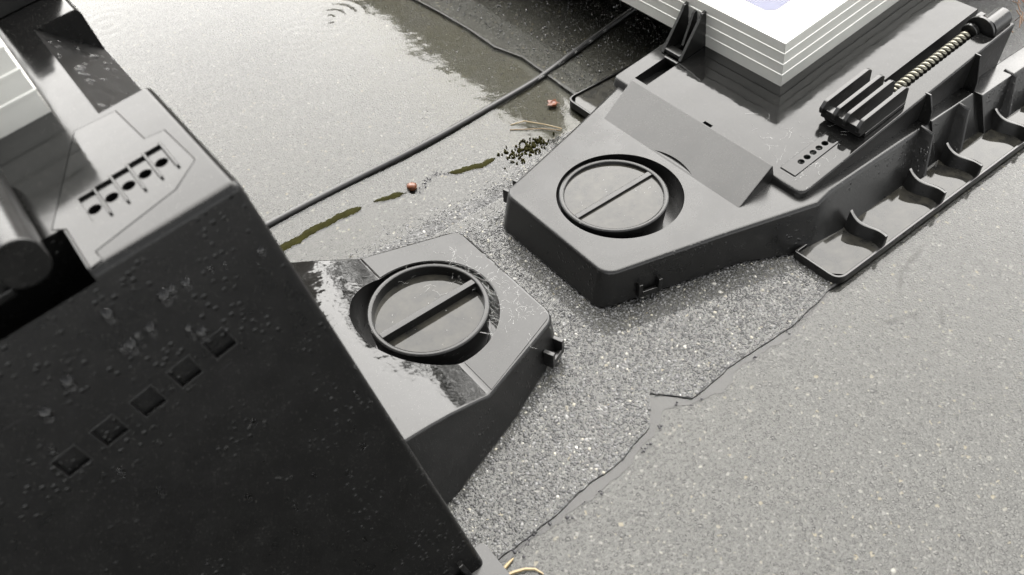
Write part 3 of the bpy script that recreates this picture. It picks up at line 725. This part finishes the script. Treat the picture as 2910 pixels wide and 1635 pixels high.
# ================================================================= PANELS
def solar_panel(name, label, f, base, u0, u1, y0, y1, cells):
    """framed module; (u,y) rectangle on the deck map f"""
    P = thing(name, label, 'solar panel', base); H = .0545; W = .030
    prof = [(0, 0), (0, .0135), (-.0006, .0135), (-.0006, .0150), (0, .0155), (0, .0270), (-.0006, .0270), (-.0006, .0285), (0, .0290), (0, .0405), (-.0006, .0405), (-.0006, .0420), (0, .0425), (0, H-.0006), (.0006, H), (W*.42, H), (W*.42, H-.003), (.004, H-.003), (.004, .003), (W, .003), (W, 0)]
    cor = [(u0, y0), (u1, y0), (u1, y1), (u0, y1)]; inn = [(1, 1), (-1, 1), (-1, -1), (1, -1)]
    for k in range(4):
        a, c = k, (k+1) % 4; b = bm_new(); g = .00016
        dirv = Vector(cor[c])-Vector(cor[a]); dirv.normalize()
        loft(b, [[(cor[a][0]+inn[a][0]*d+dirv.x*g, cor[a][1]+inn[a][1]*d+dirv.y*g, h) for d, h in prof], [(cor[c][0]+inn[c][0]*d-dirv.x*g, cor[c][1]+inn[c][1]*d-dirv.y*g, h) for d, h in prof]])
        mapped(b, f); to_obj('frame_rail', b, M['alu'], P, 20)
    b = bm_new(); box(b, (u0+.006, y0+.006, H-.0075), (u1-.006, y1-.006, H-.0045)); mapped(b, f); sheet_ = to_obj('backsheet', b, M['backsheet'], P, 0)
    b = bm_new(); b.faces.new([b.verts.new((u, y, H-.0016)) for u, y in ((u0+.004, y0+.004), (u1-.004, y0+.004), (u1-.004, y1-.004), (u0+.004, y1-.004))]); mapped(b, f); to_obj('glass', b, M['glass'], P, 0)
    cu, cy, nu, ny = cells; me = None
    for i in range(nu):
        for j in range(ny):
            u, y = cu+i*.160, cy+j*.160
            if me is None:
                b = bm_new(); pol = fillet([(0, 0), (.156, 0), (.156, .156), (0, .156)], .008, 1)
                loft(b, [[(q*CT, w, q*ST-.0001) for q, w in pol], [(q*CT, w, q*ST+.0006) for q, w in pol]]); o = to_obj('solar_cell', b, M['cell'], None, 0); me = o.data; o.parent = P
            else:
                o = bpy.data.objects.new('solar_cell', me); link(o, P)
            o.location = Vector(f(u, y, H-.0042))-BASE[P]; BASE[o] = BASE[P]
    b = bm_new()
    for y in [cy+.040+j*.160+k*.076 for j in range(ny) for k in (0, 1)]:
        box(b, (cu, y-.0008, H-.0033), (cu+nu*.160, y+.0008, H-.0029))
    mapped(b, f); to_obj('busbar', b, M['alu'], P, 0)
    return P
solar_panel('solar_module', 'framed solar panel at upper right, corner resting on the low mount', DR, DR(.1011, .4416, 0), .1030, 1.93, .4430, 1.53, (.1375, .4905, 11, 6))
solar_panel('solar_module', 'edge of a framed solar panel lying on the tall mount at left', DL, DL(.0264, .4557, 0), -1.80, .0264, .4557, 1.54, (-1.79, .50, 11, 6))

# ================================================================= CABLE AND SMALL THINGS
CAB = thing('solar_cable', 'thin black round cable lying across the wet roof between the mounts', 'cable', (.45, .70, 0))
cp = [(-.25, .668), (-.05, .677), (.08, .6845), (.1749, .6897), (.2458, .6924), (.3136, .6913), (.3669, .6902), (.4185, .6942), (.4794, .6996), (.5352, .7040), (.5799, .7090), (.6252, .7160), (.6881, .7296), (.7584, .7430), (.85, .766), (1.0, .80), (1.5, .93)]
xs = np.linspace(-.25, 1.5, 160); ys = np.interp(xs, [p[0] for p in cp], [p[1] for p in cp]); ys = np.convolve(np.pad(ys, 4, 'edge'), np.ones(9)/9, 'valid')
zs = .0040+.004*np.clip((xs-.55)/.06, 0, 1)+.0006*np.sin(xs*21)
b = bm_new(); tube(b, list(zip(xs, ys, zs)), .0035, 14); to_obj('cable_sheath', b, M['cable'], CAB, 60)
def cable_print(txt, x):
    cu = bpy.data.curves.new('t', 'FONT'); cu.body = txt; cu.size = .0044; cu.align_x = 'CENTER'; cu.align_y = 'CENTER'
    o = bpy.data.objects.new('t', cu); COL.objects.link(o); dg = bpy.context.evaluated_depsgraph_get()
    b = bmesh.new(); b.from_mesh(o.evaluated_get(dg).to_mesh()); bpy.data.objects.remove(o); bpy.data.curves.remove(cu)
    y = float(np.interp(x, xs, ys)); dy = float(np.interp(x+.01, xs, ys))-y; an = math.atan2(dy, .01); z = float(np.interp(x, xs, zs))
    for v in b.verts:                                              # wrapped round the sheath, upside down as in the photo
        s, t = -v.co.x, -v.co.y; th = -1.05+t/.0036
        r_ = .00356; oy = r_*math.sin(th); oz = r_*math.cos(th)
        v.co = Vector((x+s*math.cos(an)-oy*math.sin(an), y+s*math.sin(an)+oy*math.cos(an), z+oz))
    to_obj('printed_text', b, M['print'], CAB, 0)
for txt, x in (('1x4mm²', .558), ('PV1-F', .592), ('1169', .622), ('TÜV', .650), ('HIKRA' if False else 'DC', .680)): cable_print(txt, x)

b = bm_new(); bmesh.ops.create_icosphere(b, subdivisions=3, radius=1)
for v in b.verts:
    n = Vector(v.co); k = 1+.10*math.sin(9*n.x+3*n.y)*math.cos(7*n.z); v.co = Vector((n.x*.0050*k, n.y*.0060*k, .0042*n.z*k*(1-.25*n.y)))
    v.co = Matrix.Rotation(.5, 3, 'Z') @ v.co + Vector((.3215, .6385, .0050))
tag(rebase(to_obj('seed_husk', b, M['seed'], None, 60)), 'small reddish brown seed husk lying in the flooded felt seam', 'seed')
b = bm_new()
pol = [(0, -.006), (.004, -.003), (.0075, -.0045), (.006, .001), (.009, .005), (.003, .004), (-.001, .008), (-.003, .003), (-.007, .002), (-.003, -.002)]
loft(b, [[(.5322+x*1.1, .6531+y*1.1, .0044+.0012*math.sin(x*500)) for x, y in pol], [(.5322+x, .6531+y, .0056+.0014*math.sin(x*500+1)) for x, y in pol]])
tag(rebase(to_obj('leaf_fragment', b, M['leaf'], None, 0)), 'torn orange leaf scrap on the dark felt beside the low mount', 'leaf')
def stalk(pts, r, m, label, cat='straw', group=None, name='straw'):
    b = bm_new(); tube(b, pts, r, 6); return tag(rebase(to_obj(name, b, m, None, 60)), label, cat, group)
stalk([(.4700, .6550, .0036), (.4858, .6488, .0046), (.5000, .6260, .0050), (.5085, .6079, .0052)], .0007, M['straw'], 'pale straw lying in the puddle beside the far side of the low mount')
stalk([(.4640, .6480, .0036), (.4780, .6360, .0040), (.4920, .6240, .0046), (.5060, .6060, .0050)], .0006, M['straw_dark'], 'brown wet straw half sunk next to the pale straw')
b = bm_new(); tube(b, [(.1300, .2290, .0062), (.1345, .2328, .0058), (.1400, .2345, .0048), (.1467, .2358, .0040)], [.0013, .0014, .0013, .0006], 6)
tube(b, [(.1300, .2288, .0064), (.1400, .2265, .0056), (.1480, .2235, .0050), (.1536, .2191, .0046), (.1562, .2125, .0042)], [.0013, .0014, .0012, .0010, .0006], 6)
tag(rebase(to_obj('straw', b, M['straw'], None, 60)), 'forked pale straw on the wet felt at the foot of the tall mount', 'straw')
for i in range(16):
    x, y = random.uniform(.99, 1.12), random.uniform(.36, .41); a = random.uniform(.5, 1.5); L = random.uniform(.02, .04); z = random.uniform(.012, .03)
    stalk([(x, y, z), (x+L*.5*math.cos(a), y+L*.5*math.sin(a), z+random.uniform(-.004, .010)), (x+L*math.cos(a), y+L*math.sin(a), z+random.uniform(-.006, .014))], .0006, M['needle'], 'brown pine needle in the heap behind the low mount', 'pine needle', 'pine needles behind the low mount', 'pine_needle')
# moss and silt along the upper seam
b = bm_new()
def blob(x, y, z, r, h, n=7):
    ps = [(x+r*random.uniform(.6, 1.2)*math.cos(2*math.pi*i/n), y+r*random.uniform(.6, 1.2)*math.sin(2*math.pi*i/n)) for i in range(n)]
    loft(b, [[(px, py, z) for px, py in ps], [(x+(px-x)*.6, y+(py-y)*.6, z+h) for px, py in ps]])
for x0, x1, w in ((.06, .2630, .0100), (.2770, .3120, .0075), (.3660, .4200, .0080)):
    n_ = int((x1-x0)/.0016); e0 = e1 = 0.; rows = []
    for k in range(n_+1):
        x = x0+(x1-x0)*k/n_; e0 = e0*.8+random.gauss(0, .00045); e1 = e1*.8+random.gauss(0, .0005); t = min(1, k/5, (n_-k)/5)
        yc = interp(UPP, x)-w*.36; hw = max(.0004, w*.5*t**.6)
        rows.append((b.verts.new((x, yc-hw+e0, .0031)), b.verts.new((x, yc+random.uniform(-.001, .001), .0036+random.uniform(0, .0005))), b.verts.new((x, yc+hw+e1, .0031))))
    for p, q in zip(rows[:-1], rows[1:]):
        b.faces.new((p[0], q[0], q[1], p[1])); b.faces.new((p[1], q[1], q[2], p[2]))
for i in range(150):
    x = random.gauss(.455, .014); y = random.gauss(.6075, .006); blob(x, y, .0008, random.uniform(.0010, .0022), random.uniform(.0030, .0042))
o = to_obj('moss', b, M['moss'], None, 0); o['kind'] = 'stuff'
b = bm_new()
for cx, cy, sx, sy, an, n_ in ((.632, .232, .022, .0022, .15, 90), (.598, .222, .014, .0016, .5, 40), (.560, .252, .014, .0030, .4, 60), (.555, .196, .018, .0012, -.35, 50), (.585, .170, .010, .0010, .7, 30), (.70, .16, .05, .03, 0, 40), (.45, .12, .10, .05, 0, 40), (.80, .08, .10, .06, 0, 40)):
    for _ in range(n_):
        u, v = random.gauss(0, sx*.6), random.gauss(0, sy*.6); x = cx+u*math.cos(an)-v*math.sin(an); y = cy+u*math.sin(an)+v*math.cos(an)
        if y > .236: continue
        r_ = random.uniform(.0004, .0014); b.faces.new([b.verts.new((x+r_*random.uniform(.5, 1.3)*math.cos(k*1.05), y+r_*random.uniform(.4, .9)*math.sin(k*1.05), .0023+.00003*random.random())) for k in range(6)])
o = to_obj('silt', b, M['silt'], None, 0); o['kind'] = 'stuff'
# torn bitumen lip of the seam and the gritty bubbles standing along it
b = bm_new()
def bubble(x, y, r, z=.0012, arr=None):
    n = 10; loft(b, [[(x+r*k*math.cos(2*math.pi*i/n), y+r*k*math.sin(2*math.pi*i/n), z+h) for i in range(n)] for k, h in ((1., 0), (.92, r*.45), (.62, r*.82), (.2, r*.98))])
for x, y in [(.1856, .2407), (.169, .244), (.1632, .2422), (.1611, .2384), (.1508, .2395), (.1538, .2325), (.1954, .2461), (.2326, .2372), (.2158, .2371), (.1995, .236), (.2828, .2415), (.2936, .2423), (.2873, .2421), (.3099, .2487), (.3365, .2565), (.3455, .2478), (.3349, .2508), (.357, .2465), (.4679, .2456), (.4254, .2477)] + [(x, float(uppy(x))-.0045*math.sin(i*1.7)**2) for i, x in enumerate(np.linspace(.3215, .3700, 17))]:
    for k in range(random.choice((1, 2, 3))): bubble(x+random.uniform(-.003, .003)*(k > 0), y+random.uniform(-.003, .003)*(k > 0), random.uniform(.0007, .0015), .0024)
o = to_obj('bitumen_beads', b, M['bitumen'], None, 60); o['kind'] = 'stuff'
# spider silk caught on the plastic
def silk(label, spots, n, f):
    b = bm_new()
    for _ in range(n):
        x, y, sx, sy = random.choice(spots); px, py = random.gauss(x, sx), random.gauss(y, sy); a = random.uniform(0, 6.28); L = random.uniform(.003, .014); pts = []
        for k in range(4): pts.append(f(px+L*k/3*math.cos(a), py+L*k/3*math.sin(a))); a += random.uniform(-.5, .5)
        tube(b, pts, random.uniform(.000025, .00005), 3, False)
    o = to_obj('spider_silk', b, M['thread'], None, 0); o['kind'] = 'stuff'; return o
silk('', [(.270, .405, .012, .018), (.285, .400, .006, .025), (.262, .470, .02, .02), (.276, .44, .005, .03)], 120, lambda x, y: (x, y, .0509+.0003*math.sin(x*900)))
silk('', [(.05, .352, .025, .010), (.05, .40, .02, .02), (.02, .35, .01, .012)], 70, lambda u, y: DR(u, y, .0004+.0003*math.sin(u*900)))
b = bm_new()
for i in range(70):                                                # threads spanning the gap beside the left cap
    a = random.gauss(-.15, .55); r0, r1 = .0535, .0655; a2 = a+random.uniform(-.25, .25)
    tube(b, [(.2165+r0*math.cos(a), .4405+r0*math.sin(a), random.uniform(.044, .056)), (.2140+r1*math.cos(a2), .4395+r1*math.sin(a2), random.uniform(.036, .0508))], random.uniform(.00003, .00006), 3, False)
o = to_obj('spider_silk', b, M['thread'], None, 0); o['kind'] = 'stuff'
# rain droplets
def drop_bm(b, c, n, up, r, l, h, seg=10, rings=5):
    n = Vector(n).normalized(); up = Vector(up); up = (up-n*up.dot(n)).normalized(); sx = n.cross(up); c = Vector(c); L = []
    for j in range(rings):
        t = j/(rings-1)*math.pi/2*.97; k = math.cos(t); z = math.sin(t)
        L.append([c + sx*r*k*math.cos(2*math.pi*i/seg) + up*(l*k*math.sin(2*math.pi*i/seg)) - up*l*.25*z + n*(h*z-.0003) for i in range(seg)])
    loft(b, L)
def face_pt(u, v): return Vector((.0351, .3095, .2775)) + Uf*u + Vf*v
BIG = []
for (x, y, z) in [(.030, .3118, .2870), (.0107, .3150, .3020), (-.0003, .3141, .2985), (-.031, .3150, .2960), (.0345, .3172, .3150), (.0232, .3172, .3140), (-.046, .3130, .2870), (-.0020, .3185, .3180)]:
    p = Vector((x, y, z)); p -= Nf*((p-Vector(sock[0])).dot(Nf)); b = bm_new(); s = random.uniform(.85, 1.2)
    drop_bm(b, p, Nf, (0, 0, 1), .0029*s, .0046*s, .0022*s, 20, 8)
    o = to_obj('rain_droplet', b, M['drop'], None, 60); rebase(o); BIG.append((x, o))
for k, (x, o) in enumerate(sorted(BIG, key=lambda t: t[0])):
    tag(o, 'large clear droplet on the tall mount face, %s of eight' % ('leftmost', 'second from left', 'third from left', 'fourth from left', 'fourth from right', 'third from right', 'second from right', 'rightmost')[k], 'droplet', 'large droplets on the tall mount')
b = bm_new()
for i in range(140):
    u = random.uniform(-.11, .045); v = random.choice((random.gauss(.028, .010), random.uniform(-.20, .04), random.gauss(-.10, .035)))
    if v > .044: continue
    p = face_pt(u, v)
    if any((p-Vector(q)).length < .010 for q in sock): continue
    r = min(.0026, random.lognormvariate(math.log(.0007), .75)); drop_bm(b, p, Nf, (0, 0, 1), r, r*random.uniform(1.0, 2.4), r*.5, 9, 5)
for i in range(34):                                               # on the sloping notch and the top edges
    u = random.uniform(.046, .072); y = random.uniform(.434, .543); h = -(u-.0440)*1.069+.0010; r = random.lognormvariate(math.log(.0015), .35)
    nn = Vector(DR(1.069, 0, 1))-Vector(DR(0, 0, 0)); drop_bm(b, DL(u, y, h), nn, (0, 0, 1), r, r*1.15, r*.6, 10, 5)
o = to_obj('small_droplets', b, M['drop'], None, 60); o['kind'] = 'stuff'

# ================================================================= the neighbouring house whose dark side the puddles mirror
HS = thing('neighbour_house', 'dark rendered house standing beyond the roof with a tiled gable', 'house', (10.5, 16, -3))
fp = [(9.5, 11.2), (15.0, 17.8), (15.0, 30), (9.5, 30)]
b = bm_new(); loft(b, [[(x, y, -3) for x, y in fp], [(x, y, 10.6) for x, y in fp]]); to_obj('wall', b, M['tree_bark'], HS, 0)
b = bm_new(); loft(b, [[(x, y, 10.61) for x, y in ((9.1, 10.8), (15.4, 18.2), (15.4, 30.4), (9.1, 30.4))], [(x, y, 12.2) for x, y in ((11.9, 16.0), (12.6, 16.9), (12.6, 28), (11.9, 28))]]); to_obj('roof', b, M['roof_tile'], HS, 0)
for y in (13, 16.5, 20, 23.5, 27):
    for z in (2.0, 5.2, 8.2):
        b = bm_new(); box(b, (9.44, y, z), (9.499, y+1.2, z+1.5)); w = to_obj('window', b, M['backsheet'], HS, 0)
        b = bm_new(); box(b, (9.42, y+.1, z+.1), (9.438, y+1.1, z+1.4)); to_obj('pane', b, M['glass_dark'], w, 0)
# unseen trees added beside the house to darken reflections in the flooded toe
def tree(x, y, top, rad_, lab):
    T = thing('reflection_tree', lab, 'tree', (x, y, -3), 'unseen trees added for dark reflections')
    b = bm_new(); tube(b, [(x, y, -3), (x+.1, y, 0), (x, y+.1, top*.6)], [.30, .24, .10], 8); to_obj('trunk', b, M['straw_dark'], T, 60)
    b = bm_new()
    for _ in range(900):
        a, q = random.uniform(0, 6.28), math.sqrt(random.random()); t = random.random()
        rr = rad_*q*math.sin(math.pi*(.12+.80*t))**.7*(1+.25*math.sin(3*a+5*t)); z = 1.0+(top-1.0)*t
        c = Vector((x+rr*math.cos(a), y+rr*math.sin(a), z)); d = Vector((random.gauss(0, 1), random.gauss(0, 1), random.gauss(0, 1))).normalized(); e = d.orthogonal().normalized(); g = d.cross(e); k = random.uniform(.14, .34)
        b.faces.new([b.verts.new(c+e*k), b.verts.new(c+g*k*.6), b.verts.new(c-e*k), b.verts.new(c-g*k*.6)])
    to_obj('crown', b, M['foliage'], T, 0)
for x, y, top, q, lab in ((12.5, 11.8, 8.2, 2.2, 'tall unseen leafy tree next to the neighbouring house, added for its dark reflection'), (14.6, 9.6, 7.6, 2.4, 'broad unseen leafy tree between two taller ones, added for its dark reflection'), (15.6, 6.6, 7.9, 2.2, 'unseen leafy tree farthest from the neighbouring house, added for its dark reflection')): tree(x, y, top, q, lab)
